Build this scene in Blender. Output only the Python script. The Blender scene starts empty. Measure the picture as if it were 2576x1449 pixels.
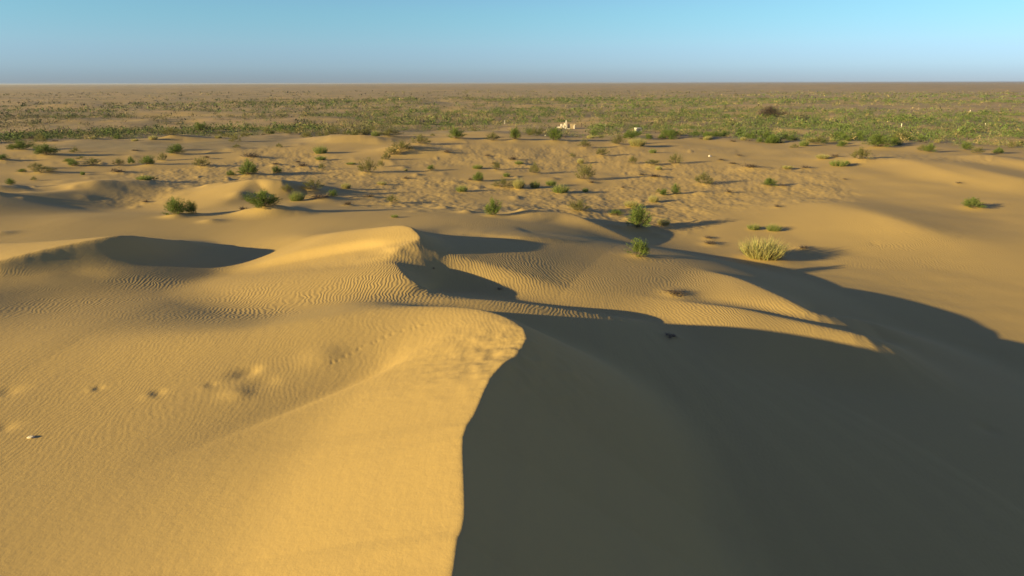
import bpy, math, random
import numpy as np
from mathutils import Vector, Matrix

C = bpy.context.scene
COL = C.collection
random.seed(7)
RNG = np.random.default_rng(7)

# ------------------------------------------------------------------ camera
CAM_H = 12.0
PITCH = math.radians(16.73)
ROLL = math.radians(-0.13)
cam_d = bpy.data.cameras.new('camera')
cam = bpy.data.objects.new('camera', cam_d)
COL.objects.link(cam)
cam_d.sensor_width = 36.0
cam_d.lens = 24.0
cam_d.clip_start = 0.1
cam_d.clip_end = 60000
cam.location = (0, 0, CAM_H)
cam.rotation_euler = (math.pi / 2 - PITCH, 0, 0)
cam.rotation_euler = (Matrix.Rotation(math.pi / 2 - PITCH, 3, 'X') @ Matrix.Rotation(ROLL, 3, 'Z')).to_euler()
C.camera = cam

# ------------------------------------------------------------------ light
SUN_AZ = math.radians(67)      # direction the light travels, from +Y towards +X
SUN_EL = math.radians(11.5)
w = bpy.data.worlds.new('World')
C.world = w
w.use_nodes = True
nt = w.node_tree
nt.nodes.clear()
sky = nt.nodes.new('ShaderNodeTexSky')
sky.sky_type = 'NISHITA'
sky.sun_disc = False
sky.sun_elevation = SUN_EL
sky.sun_rotation = SUN_AZ + math.pi
sky.altitude = 2000
sky.air_density = 1.0
sky.dust_density = 0.0
sky.ozone_density = 2.5
bg = nt.nodes.new('ShaderNodeBackground')
bg.inputs['Strength'].default_value = 0.063 * 1.4
wo = nt.nodes.new('ShaderNodeOutputWorld')
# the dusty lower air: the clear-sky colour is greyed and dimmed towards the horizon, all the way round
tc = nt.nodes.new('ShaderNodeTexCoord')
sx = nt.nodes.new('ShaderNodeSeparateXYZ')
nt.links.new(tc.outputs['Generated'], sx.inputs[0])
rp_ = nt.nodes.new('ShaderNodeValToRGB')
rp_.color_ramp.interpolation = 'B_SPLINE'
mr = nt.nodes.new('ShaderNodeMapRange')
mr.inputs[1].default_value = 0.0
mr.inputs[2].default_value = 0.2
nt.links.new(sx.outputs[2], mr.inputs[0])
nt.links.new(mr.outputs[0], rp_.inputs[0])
stops = [(0.0, (.40, .50, .88)), (.11, (.60, .74, 1.10)), (.26, (.82, .92, 1.12)), (.5, (.86, 1.22, 1.10)), (.85, (1.15, .97, 1.3))]  # last stop is an added tint above the view, shifting the shadow colour
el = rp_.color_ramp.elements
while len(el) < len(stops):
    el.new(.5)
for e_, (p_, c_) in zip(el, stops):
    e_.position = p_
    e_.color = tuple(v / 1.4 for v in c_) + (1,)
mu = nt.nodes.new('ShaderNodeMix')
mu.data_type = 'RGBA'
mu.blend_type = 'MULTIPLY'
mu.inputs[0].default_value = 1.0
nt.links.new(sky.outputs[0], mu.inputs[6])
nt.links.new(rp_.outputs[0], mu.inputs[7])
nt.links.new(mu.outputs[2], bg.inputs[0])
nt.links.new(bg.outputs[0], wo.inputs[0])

sd = bpy.data.lights.new('sun', 'SUN')
sd.energy = 5.0
sd.angle = math.radians(0.5)
sd.color = (1.0, 0.80, 0.37)
sun = bpy.data.objects.new('sun', sd)
COL.objects.link(sun)
ld = Vector((math.sin(SUN_AZ) * math.cos(SUN_EL), math.cos(SUN_AZ) * math.cos(SUN_EL), -math.sin(SUN_EL)))
sun.rotation_euler = ld.to_track_quat('-Z', 'Y').to_euler()
sun.location = (-60, -30, 40)

C.view_settings.view_transform = 'Standard'
C.view_settings.look = 'None'
C.view_settings.gamma = 1
C.view_settings.use_curve_mapping = False
C.view_settings.exposure = 1.08
C.render.engine = 'CYCLES'
C.cycles.use_denoising = True
C.cycles.max_bounces = 4
C.cycles.diffuse_bounces = 3

# ------------------------------------------------------------------ picture <-> place
F_D = 1288 / 0.75            # focal length in units of a 2576 px wide view


def ray(px, py):
    """direction of the ray through a point given in a 2576 x 1449 view"""
    px = np.asarray(px, float); py = np.asarray(py, float)
    x0 = (px - 1288) / F_D; y0 = (724.5 - py) / F_D
    cr, sr = math.cos(ROLL), math.sin(ROLL)
    x = x0 * cr - y0 * sr; y = x0 * sr + y0 * cr
    cp, sp = math.cos(PITCH), math.sin(PITCH)
    return np.stack([x, cp + y * sp, -sp + y * cp], -1)


def at_z(px, py, z):
    d = ray(px, py)
    t = (z - CAM_H) / d[..., 2]
    return d[..., 0] * t, d[..., 1] * t


# ------------------------------------------------------------------ noise
_P = np.random.default_rng(3).permutation(512)
_PP = np.concatenate([_P, _P])
_GA = np.random.default_rng(4).uniform(0, 2 * np.pi, 512)
_GX, _GY = np.cos(_GA), np.sin(_GA)


def perlin(x, y):
    xi = np.floor(x).astype(np.int64); yi = np.floor(y).astype(np.int64)
    xf = x - xi; yf = y - yi
    u = xf * xf * xf * (xf * (xf * 6 - 15) + 10); v = yf * yf * yf * (yf * (yf * 6 - 15) + 10)

    def g(ix, iy, dx, dy):
        h = _PP[_PP[ix & 511] + (iy & 511)]
        return _GX[h] * dx + _GY[h] * dy
    a = g(xi, yi, xf, yf); b = g(xi + 1, yi, xf - 1, yf)
    c = g(xi, yi + 1, xf, yf - 1); d = g(xi + 1, yi + 1, xf - 1, yf - 1)
    return ((a + (b - a) * u) * (1 - v) + (c + (d - c) * u) * v) * 1.5


def fbm(x, y, s, octv=3, seed=0.0):
    r = 0; amp = 1; tot = 0
    for o in range(octv):
        r = r + amp * perlin(x / s + seed * 17.3 + o * 5.1, y / s + seed * 9.7 + o * 3.3)
        tot += amp; amp *= 0.5; s = s * 0.5
    return r / tot


def sstep(a, b, x):
    t = np.clip((x - a) / (b - a), 0, 1)
    return t * t * (3 - 2 * t)


def smax(a, b, k):
    h = np.clip(0.5 + 0.5 * (a - b) / k, 0, 1)
    return b + (a - b) * h + k * h * (1 - h)


# ------------------------------------------------------------------ ground relief: broad form
CTRL = [
    # sand apron on the camera's left
    (0, 1449, 3.45), (300, 1449, 3.6), (480, 1449, 3.7), (0, 1200, 3.5), (300, 1150, 3.65), (600, 1200, 3.78), (0, 1000, 3.4),
    (300, 980, 3.5), (650, 980, 3.62), (830, 900, 3.55),
    # low plain on the right
    (2576, 1449, -.4), (2576, 1100, -.6), (2300, 1000, -.4), (2576, 900, -.5), (2576, 760, -.2), (2200, 700, 0), (2576, 600, .35),
    (1900, 660, 0), (1750, 620, -.1), (1700, 560, 0), (2000, 560, .2), (2300, 520, .35), (2450, 530, .5), (2400, 430, .8), (2576, 470, .8),
    (2576, 400, .8), (2100, 430, .5), (1800, 440, .2), (1500, 430, 0), (1650, 500, 0), (1300, 440, .2), (1500, 480, .1),
    (1200, 480, .3), (1620, 600, 0),
    # dune field in the middle
    (1450, 572, 1.5), (1300, 560, 2.0), (1150, 560, 2.4), (1210, 600, 2.9), (1289, 645, 3.05), (1600, 690, 1.8), (1500, 672, 2.2), (1440, 640, 1.75), (1530, 655, 1.15), (1400, 690, 2.55), (1700, 740, 2.0),
    (1600, 770, 1.9), (1285, 735, 2.0), (1330, 700, 2.7), (1200, 716, 2.0), (1000, 745, 3.05), (1400, 800, 2.5),
    (1250, 780, 2.7), (1650, 825, 1.6), (1900, 800, 1.7), (1800, 720, 1.7),
    (900, 700, 3.0), (700, 740, 2.1), (600, 765, 1.95), (400, 760, 2.4), (200, 720, 3.0), (120, 780, 2.75), (0, 720, 3.2), (-120, 770, 3.7), (0, 688, 3.3), (120, 690, 3.2), (300, 648, 3.3), (430, 664, 2.75),
    (0, 850, 3.4), (350, 700, 2.8), (550, 690, 2.2), (700, 660, 2.0), (850, 640, 2.3), (750, 600, 2.2), (500, 600, 2.0),
    (200, 662, 3.25), (600, 560, 2.0), (800, 550, 2.2), (1000, 550, 2.2), (300, 560, 2.2), (0, 600, 2.4), (0, 560, 2.3),
    (200, 545, 2.2), (430, 535, 1.3), (310, 522, .7), (150, 508, 1.5), (0, 500, 2.0), (-100, 505, 2.4), (100, 528, 1.6), (0, 450, 1.3), (400, 500, 1.0), (600, 505, 1.1),
    (720, 495, 1.0), (660, 525, 1.6), (500, 460, .9), (800, 430, .6), (1000, 470, .4), (900, 520, 1.0), (600, 420, .8),
    (400, 400, 1.0), (200, 400, 1.2), (0, 400, 1.5), (450, 360, 1.4), (250, 350, 1.5), (0, 345, 1.5), (700, 350, 1.3),
    (900, 360, 1.2), (1000, 390, .8), (1150, 370, 1.2), (1300, 370, .9), (1500, 385, .5), (1700, 400, .5), (2000, 390, .5),
    (2300, 390, .8),
]
_c = np.array(CTRL, float)
_cx, _cy = at_z(_c[:, 0], _c[:, 1], _c[:, 2])
_pts = [(x, y, z) for x, y, z in zip(_cx, _cy, _c[:, 2])]
_pts += [(-25, 0, 3.6), (-25, -25, 3.2), (0, -25, 2.0), (25, 0, 0), (25, -25, 0), (-50, 10, 3), (45, 10, 0), (70, 30, 0), (3, 4, 1.2),
         (3, -8, 1.2), (-50, -40, 2), (50, -40, 0), (0, -60, 1), (8, 8, .2), (9, 16, .2), (-60, 35, 2.5), (-90, 60, 1.5), (90, 60, .3)]
for a in range(-180, 180, 15):
    for R in (190, 320):
        if R == 320 or abs(a) > 30:
            _pts.append((R * math.sin(math.radians(a)), R * math.cos(math.radians(a)), 0.0))
for a in range(-36, 37, 9):
    _pts.append((190 * math.sin(math.radians(a)), 190 * math.cos(math.radians(a)), 0.2))
_pts = np.array(_pts)


def tps_fit(p, lam=0.02):
    n = len(p); xy = p[:, :2] / 30.0
    d2 = ((xy[:, None] - xy[None]) ** 2).sum(-1)
    K = np.where(d2 > 0, 0.5 * d2 * np.log(d2 + 1e-12), 0) + lam * np.eye(n)
    Pm = np.concatenate([np.ones((n, 1)), xy], 1)
    A = np.zeros((n + 3, n + 3)); A[:n, :n] = K; A[:n, n:] = Pm; A[n:, :n] = Pm.T
    return np.linalg.solve(A, np.concatenate([p[:, 2], np.zeros(3)]))


_tw = tps_fit(_pts)


def tps(x, y):
    X = x / 30.0; Y = y / 30.0
    n = len(_pts)
    r = _tw[n] + _tw[n + 1] * X + _tw[n + 2] * Y
    for i in range(n):
        d2 = (X - _pts[i, 0] / 30) ** 2 + (Y - _pts[i, 1] / 30) ** 2
        r = r + _tw[i] * 0.5 * d2 * np.log(d2 + 1e-12)
    return r


# ------------------------------------------------------------------ ground relief: dunes (crest lines; lee lies on the right of the line)
# each crest point: px, py, z, stoss slope, lee slope, rounding
LEE = .62
DUNES = [
    dict(k=.7, pts=[('w', -.2, -14, 4.5, .27, LEE, .02), ('w', -.7, 1, 4.9, .27, LEE, .02), (1135, 1449, 5.0, .27, LEE, .02), (1165, 1300, 5.05, .27, LEE, .02),
              (1163, 1100, 5.1, .27, LEE, .02), (1190, 1045, 5.1, .27, LEE, .02), (1240, 940, 5.1, .27, LEE, .02),
              (1290, 897, 5.05, .25, LEE, .02), (1322, 852, 5.0, .2, LEE, .03), (1295, 812, 4.95, .2, LEE, .08), (1210, 781, 4.82, .2, .62, .1),
              (1100, 773, 4.68, .2, .45, .1), (980, 780, 4.55, .2, .25, .12), (800, 808, 4.35, .2, .27, .2), (630, 834, 4.15, .2, .29, .25),
              (400, 850, 3.95, .18, .23, .3), (200, 860, 3.75, .12, .12, .3)]),
    dict(k=.5, pts=[(800, 692, 3.0, .2, .2, .1), (900, 657, 3.5, .15, .24, .06), (985, 641, 3.9, .17, .4, .05), (1009, 621, 4.12, .2, LEE, .03),
              (1055, 602, 4.3, .25, LEE, .03), (1042, 580, 4.45, .25, LEE, .03), (1017, 567, 4.5, .25, .5, .05), (940, 573, 4.0, .15, .2, .1),
              (860, 583, 3.4, .13, .15, .1), (780, 596, 2.8, .2, .12, .1)]),
    dict(k=.4, pts=[(1160, 750, 2.7, .15, .4, .1), (1100, 736, 3.2, .13, .5, .1), (1050, 716, 3.55, .12, .55, .1), (1012, 690, 3.72, .12, .55, .1), (992, 664, 3.8, .12, .45, .1)]),
    dict(k=.4, pts=[(1052, 622, 4.05, .14, .38, .1), (1111, 633, 3.75, .1, .4, .15), (1200, 654, 3.4, .08, .4, .2), (1330, 690, 2.95, .06, .3, .2), (1430, 720, 2.55, .06, .2, .25)]),
    dict(k=.4, pts=[(-80, 682, 3.5, .1, .5, .03), (0, 656, 3.82, .1, .6, .03), (150, 620, 4.06, .12, LEE, .03), (300, 593, 4.15, .14, LEE, .04), (380, 598, 3.6, .2, .55, .06), (450, 606, 2.9, .2, .5, .1)]),
    dict(k=.4, pts=[(2185, 813, 1.5, .3, .4, .1), (2135, 798, 1.8, .3, .42, .12), (2050, 787, 2.25, .3, .42, .12), (1950, 742, 2.5, .12, .42, .12), (1830, 694, 2.3, .12, .4, .12), (1720, 686, 1.7, .12, .25, .15)]),
    dict(k=.4, pts=[(2300, 890, .5, .3, .3, .1), (2200, 851, 1.95, .3, .45, .1), (2080, 824, 2.3, .3, .42, .1), (1950, 797, 2.45, .12, .38, .1), (1850, 776, 2.5, .12, .4, .1), (1720, 762, 2.35, .1, .35, .1), (1580, 755, 2.1, .1, .2, .15)]),
    dict(k=.4, pts=[(1700, 826, 1.75, .08, .25, .2), (1610, 810, 2.4, .08, .36, .12), (1500, 791, 2.85, .08, .42, .1), (1350, 769, 3.25, .08, .42, .1), (1230, 757, 3.45, .08, .38, .1), (1130, 757, 3.5, .1, .15, .15)]),
    dict(k=.4, pts=[(1200, 594, 2.8, .15, .2, .1), (1271, 596, 3.05, .15, .35, .08), (1330, 597, 3.05, .15, .5, .06), (1430, 609, 2.55, .15, .55, .06), (1540, 632, 1.5, .15, .5, .06), (1610, 655, .6, .15, .4, .08)]),
    dict(k=.4, pts=[(1600, 612, .45, .1, .4, .06), (1540, 580, 1.05, .1, .45, .06), (1475, 552, 1.6, .1, .5, .06), (1420, 535, 1.8, .1, .35, .1), (1340, 528, 2.0, .1, .2, .1)]),
    # low dunes on the left, further out
    dict(k=.5, pts=[(190, 492, 1.4, .14, .2, .15), (222, 468, 2.0, .14, .21, .15), (244, 453, 2.3, .14, .21, .15), (300, 457, 1.9, .12, .18, .15)]),
    dict(k=.5, pts=[(-60, 510, 2.6, .12, .17, .1), (0, 488, 2.5, .12, .2, .1), (100, 485, 2.15, .12, .2, .1), (194, 479, 1.8, .12, .2, .1), (250, 480, 1.4, .12, .15, .1)]),
    dict(k=.5, pts=[(-60, 466, 2.6, .12, .4, .05), (0, 467, 2.5, .12, .4, .05), (60, 475, 2.1, .12, .4, .05), (110, 483, 1.6, .12, .35, .06)]),
    dict(k=.5, pts=[(560, 512, 1.3, .14, .25, .1), (600, 482, 1.8, .15, .24, .1), (637, 452, 2.4, .15, .25, .1), (690, 452, 2.5, .15, .36, .08), (730, 459, 2.2, .15, .4, .06), (770, 473, 1.6, .15, .4, .06), (800, 486, 1.1, .15, .35, .08)]),
    dict(k=.5, pts=[(540, 545, 1.6, .12, .16, .1), (640, 529, 2.1, .14, .2, .08), (700, 522, 2.4, .14, .28, .06), (745, 531, 2.1, .14, .3, .06), (800, 541, 1.6, .12, .22, .1)]),
    dict(k=.6, pts=[(330, 371, 1.0, .12, .2, .1), (411, 349, 1.9, .12, .22, .1), (461, 339, 2.4, .12, .22, .1), (520, 347, 1.8, .1, .18, .1)]),
    dict(k=.5, pts=[(780, 345, 1.9, .1, .25, .05), (846, 339, 2.5, .12, .4, .05), (915, 341, 2.4, .12, .42, .05), (960, 354, 1.6, .12, .35, .05)]),
    dict(k=.5, pts=[(960, 380, 1.2, .12, .2, .1), (998, 366, 1.9, .12, .3, .1), (1031, 365, 2.1, .12, .32, .1), (1081, 370, 1.8, .12, .32, .08), (1125, 380, 1.2, .12, .25, .1)]),
    # soft waves on the right
    dict(k=.6, pts=[(2560, 470, .9, .2, .06, .15), (2460, 450, 1.15, .22, .06, .12), (2377, 427, 1.45, .22, .06, .12), (2294, 403, 1.5, .2, .05, .15), (2183, 398, 1.2, .15, .05, .2)]),
    dict(k=.6, pts=[(2660, 462, 1.2, .2, .12, .15), (2576, 450, 1.5, .2, .12, .15), (2460, 427, 1.6, .2, .12, .15), (2400, 415, 1.5, .15, .1, .2)]),
    dict(k=.6, pts=[(2660, 418, 1.6, .2, .1, .15), (2576, 405, 1.7, .2, .1, .15), (2480, 390, 1.6, .15, .1, .2)]),
    dict(k=.6, pts=[(2420, 600, .5, .14, .1, .15), (2310, 568, .9, .18, .1, .15), (2210, 536, 1.0, .15, .1, .15), (2120, 515, .8, .12, .1, .2)]),
]
LOWS = [  # px, py, z there, radius across, radius away, depth
]


def catmull(P, step):
    P = np.asarray(P, float)
    out = []
    n = len(P)
    for i in range(n - 1):
        p0 = P[max(i - 1, 0)]; p1 = P[i]; p2 = P[i + 1]; p3 = P[min(i + 2, n - 1)]
        m = max(2, int(np.hypot(*(p2 - p1)[:2]) / step) + 1)
        for t in np.arange(m) / m:
            out.append(0.5 * ((2 * p1) + (p2 - p0) * t + (2 * p0 - 5 * p1 + 4 * p2 - p3) * t * t + (3 * p1 - p0 - 3 * p2 + p3) * t ** 3))
    out.append(P[-1])
    return np.array(out)


_crests = []
for d in DUNES:
    P = []
    for q in d['pts']:
        if q[0] == 'w':
            P.append(q[1:])
        else:
            x, y = at_z(q[0], q[1], q[2])
            P.append((float(x), float(y)) + tuple(q[2:]))
    P = np.array(P)
    dist = np.hypot(P[:, 0], P[:, 1]).mean()
    step = 0.5 if dist < 35 else (0.7 if dist < 60 else 1.6)
    _crests.append((catmull(P, step), 2.5 / step, d['k']))


def dune_height(cr, beta, x, y):
    a = cr[:-1]; b = cr[1:]
    ax, ay = a[:, 0], a[:, 1]
    ex, ey = b[:, 0] - ax, b[:, 1] - ay
    L2 = ex * ex + ey * ey + 1e-9
    px = x[:, None] - ax; py = y[:, None] - ay
    t = np.clip((px * ex + py * ey) / L2, 0, 1)
    qx = px - t * ex; qy = py - t * ey
    d = np.sqrt(qx * qx + qy * qy)
    dm = d.min(1)
    n = (px * ey - py * ex) / np.sqrt(L2)         # >0 on the right
    wd = np.clip(n / (d + 1e-6), -1, 1) * .5 + .5
    zc = a[:, 2] + (b[:, 2] - a[:, 2]) * t
    s = a[:, 3] + (a[:, 4] - a[:, 3]) * wd
    r = a[:, 5]
    z = zc - (np.sqrt((s * dm[:, None]) ** 2 + r * r) - r) - .014 * np.maximum(dm[:, None] - 8, 0) ** 2
    wt = np.exp(-(d - dm[:, None]) * beta)
    return (z * wt).sum(1) / wt.sum(1)


def form(x, y):
    """broad ground height (dunes, plain, far country)"""
    x = np.asarray(x, float).ravel(); y = np.asarray(y, float).ravel()
    R = np.hypot(x, y)
    z = np.zeros_like(x)
    near = np.nonzero(R < 320)[0]
    if len(near):
        zz = tps(x[near], y[near])
        z[near] = zz * (1 - sstep(200, 310, R[near]))
    nz = np.nonzero(R < 230)[0]
    if len(nz):
        z[nz] += fbm(x[nz], y[nz], 9.0, 2, 1.0) * 0.16 * sstep(45, 75, R[nz])
        z[nz] += fbm(x[nz] * .75 + y[nz] * .5, y[nz] * 1.3, 6.5, 3, 5.0) * .075 * sstep(9, 16, x[nz] - .12 * y[nz]) * sstep(28, 36, R[nz])
    for cr, beta, k in _crests:
        x0, x1 = cr[:, 0].min() - 26, cr[:, 0].max() + 26
        y0, y1 = cr[:, 1].min() - 26, cr[:, 1].max() + 26
        idx = np.nonzero((x > x0) & (x < x1) & (y > y0) & (y < y1))[0]
        for c0 in range(0, len(idx), 20000):
            ii = idx[c0:c0 + 20000]
            z[ii] = smax(dune_height(cr, beta, x[ii], y[ii]), z[ii], k)
    # hummocky scrub country and the far plain
    f = np.nonzero(R > 95)[0]
    if len(f):
        xf, yf, Rf = x[f], y[f], R[f]
        z[f] += sstep(105, 170, Rf) * (fbm(xf, yf, 34, 3, 2.0) * 1.5 * (1 - sstep(500, 900, Rf)))
        z[f] += sstep(220, 600, Rf) * fbm(xf, yf * 1.6, 150, 3, 3.0) * 2.2
        z[f] += sstep(900, 3000, Rf) * fbm(xf, yf, 900, 3, 4.0) * 8.0
        z[f] -= sstep(300, 1500, Rf) * 1.0
    for px, py, zz, ra, rb, dep in LOWS:
        cx, cy = at_z(px, py, zz)
        z -= dep * np.exp(-((x - cx) / ra) ** 2 - ((y - cy) / rb) ** 2)
    return z


def hit(px, py):
    """where the sight line through a point of the view meets the ground"""
    px = np.atleast_1d(np.asarray(px, float)); py = np.atleast_1d(np.asarray(py, float))
    d = ray(px, py)
    d = d / np.hypot(d[:, 0], d[:, 1])[:, None]
    ts = np.geomspace(6, 2500, 420)
    X = d[:, 0:1] * ts; Y = d[:, 1:2] * ts; Z = CAM_H + d[:, 2:3] * ts
    g = Z - form(X, Y).reshape(X.shape)
    first = np.argmax(g < 0, 1)
    first = np.where((g < 0).any(1), np.maximum(first, 1), len(ts) - 1)
    i = np.arange(len(px))
    g0 = g[i, first - 1]; g1 = g[i, first]
    t = ts[first - 1] + (ts[first] - ts[first - 1]) * np.clip(g0 / (g0 - g1 + 1e-9), 0, 1)
    return d[:, 0] * t, d[:, 1] * t, t


# ------------------------------------------------------------------ material helpers
def new_mat(name):
    m = bpy.data.materials.new(name)
    m.use_nodes = True
    n = m.node_tree
    n.nodes.clear()
    out = n.nodes.new('ShaderNodeOutputMaterial')
    b = n.nodes.new('ShaderNodeBsdfPrincipled')
    b.inputs['Roughness'].default_value = 0.9
    if 'Specular IOR Level' in b.inputs:
        b.inputs['Specular IOR Level'].default_value = 0.15
    n.links.new(b.outputs[0], out.inputs[0])
    return m, n, b


def nd(n, typ, **kw):
    o = n.nodes.new(typ)
    for k, v in kw.items():
        setattr(o, k, v)
    return o


def mth(n, op, a, b=None, c=None):
    o = nd(n, 'ShaderNodeMath', operation=op)
    for i, v in enumerate((a, b, c)):
        if v is None:
            continue
        if isinstance(v, (int, float)):
            o.inputs[i].default_value = v
        else:
            n.links.new(v, o.inputs[i])
    return o.outputs[0]


def noise(n, vec, scale, detail=3, rough=.55):
    o = nd(n, 'ShaderNodeTexNoise')
    o.inputs['Scale'].default_value = scale
    o.inputs['Detail'].default_value = detail
    o.inputs['Roughness'].default_value = rough
    n.links.new(vec, o.inputs['Vector'])
    return o.outputs['Fac']


def mixc(n, fac, a, b):
    o = nd(n, 'ShaderNodeMix', data_type='RGBA')
    for sock, v in ((o.inputs[0], fac), (o.inputs[6], a), (o.inputs[7], b)):
        if isinstance(v, (int, float)):
            sock.default_value = v
        elif isinstance(v, tuple):
            sock.default_value = v + (1,)
        else:
            n.links.new(v, sock)
    return o.outputs[2]


def ramp(n, v, lo, hi):
    o = nd(n, 'ShaderNodeMapRange', interpolation_type='SMOOTHSTEP')
    n.links.new(v, o.inputs[0])
    o.inputs[1].default_value = lo
    o.inputs[2].default_value = hi
    return o.outputs[0]


SAND = (.50, .338, .108)
m_sand, n, b = new_mat('sand')
geo = nd(n, 'ShaderNodeNewGeometry')
pos = geo.outputs['Position']
att = lambda name: nd(n, 'ShaderNodeAttribute', attribute_name=name).outputs['Fac']
a_rip, a_scrub, a_tramp = att('ripple'), att('scrub'), att('tramp')
big = noise(n, pos, .06, 4)
fine = noise(n, pos, 2.2, 5, .65)
sandc = mixc(n, big, (SAND[0] * .93, SAND[1] * .92, SAND[2] * .95), (SAND[0] * 1.06, SAND[1] * 1.06, SAND[2] * 1.02))
mp = nd(n, 'ShaderNodeMapping')
mp.inputs['Scale'].default_value = (1.0, .16, 1.0)
mp.inputs['Rotation'].default_value = (0, 0, math.radians(24))
n.links.new(pos, mp.inputs['Vector'])
streak = noise(n, mp.outputs[0], .9, 5, .6)
sandc = mixc(n, mth(n, 'MULTIPLY', fine, .22), sandc, (.36, .24, .105))
sandc = mixc(n, mth(n, 'MULTIPLY', ramp(n, streak, .48, .72), .12), sandc, (.37, .255, .105))
# dry steppe: straw, grey-brown litter and low green cover in patches
sp1 = ramp(n, noise(n, pos, .022, 5, .6), .40, .60)
sp2 = ramp(n, noise(n, pos, .11, 6, .7), .42, .62)
sp3 = ramp(n, noise(n, pos, .5, 5, .7), .45, .6)
st = mixc(n, sp1, (.47, .315, .13), (.34, .255, .11))
st = mixc(n, mth(n, 'MULTIPLY', sp2, .55), st, (.19, .155, .075))
st = mixc(n, mth(n, 'MULTIPLY', sp3, .35), st, (.44, .31, .135))
col = mixc(n, a_scrub, sandc, st)
n.links.new(col, b.inputs['Base Color'])
# wind ripples: wavy crests that fork, about a hand's length apart
sep = nd(n, 'ShaderNodeSeparateXYZ')
n.links.new(pos, sep.inputs[0])
w1 = noise(n, pos, .07, 2)
w2 = noise(n, pos, .55, 2)
w3 = noise(n, pos, 1.9, 1)
u = mth(n, 'MULTIPLY_ADD', w1, 6.0, mth(n, 'MULTIPLY_ADD', sep.outputs[1], .06, sep.outputs[0]))
u = mth(n, 'MULTIPLY_ADD', w2, .9, u)
u = mth(n, 'MULTIPLY_ADD', w3, .22, u)
sn = mth(n, 'SINE', mth(n, 'MULTIPLY', u, 2 * math.pi / .17))
rip = mth(n, 'MULTIPLY', mth(n, 'MULTIPLY', sn, .0048), a_rip)
tr = nd(n, 'ShaderNodeTexVoronoi', feature='SMOOTH_F1')
tr.inputs['Scale'].default_value = 2.1
n.links.new(pos, tr.inputs['Vector'])
trh = mth(n, 'MULTIPLY', mth(n, 'MULTIPLY', tr.outputs['Distance'], .06), a_tramp)
grain = mth(n, 'MULTIPLY', noise(n, pos, 5, 6, .7), .012)
windm = mth(n, 'MULTIPLY', streak, .012)
hgt = mth(n, 'ADD', mth(n, 'ADD', rip, windm), mth(n, 'ADD', trh, grain))
bump = nd(n, 'ShaderNodeBump')
bump.inputs['Strength'].default_value = 1.0
bump.inputs['Distance'].default_value = 1.0
n.links.new(hgt, bump.inputs['Height'])
n.links.new(bump.outputs[0], b.inputs['Normal'])


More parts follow.
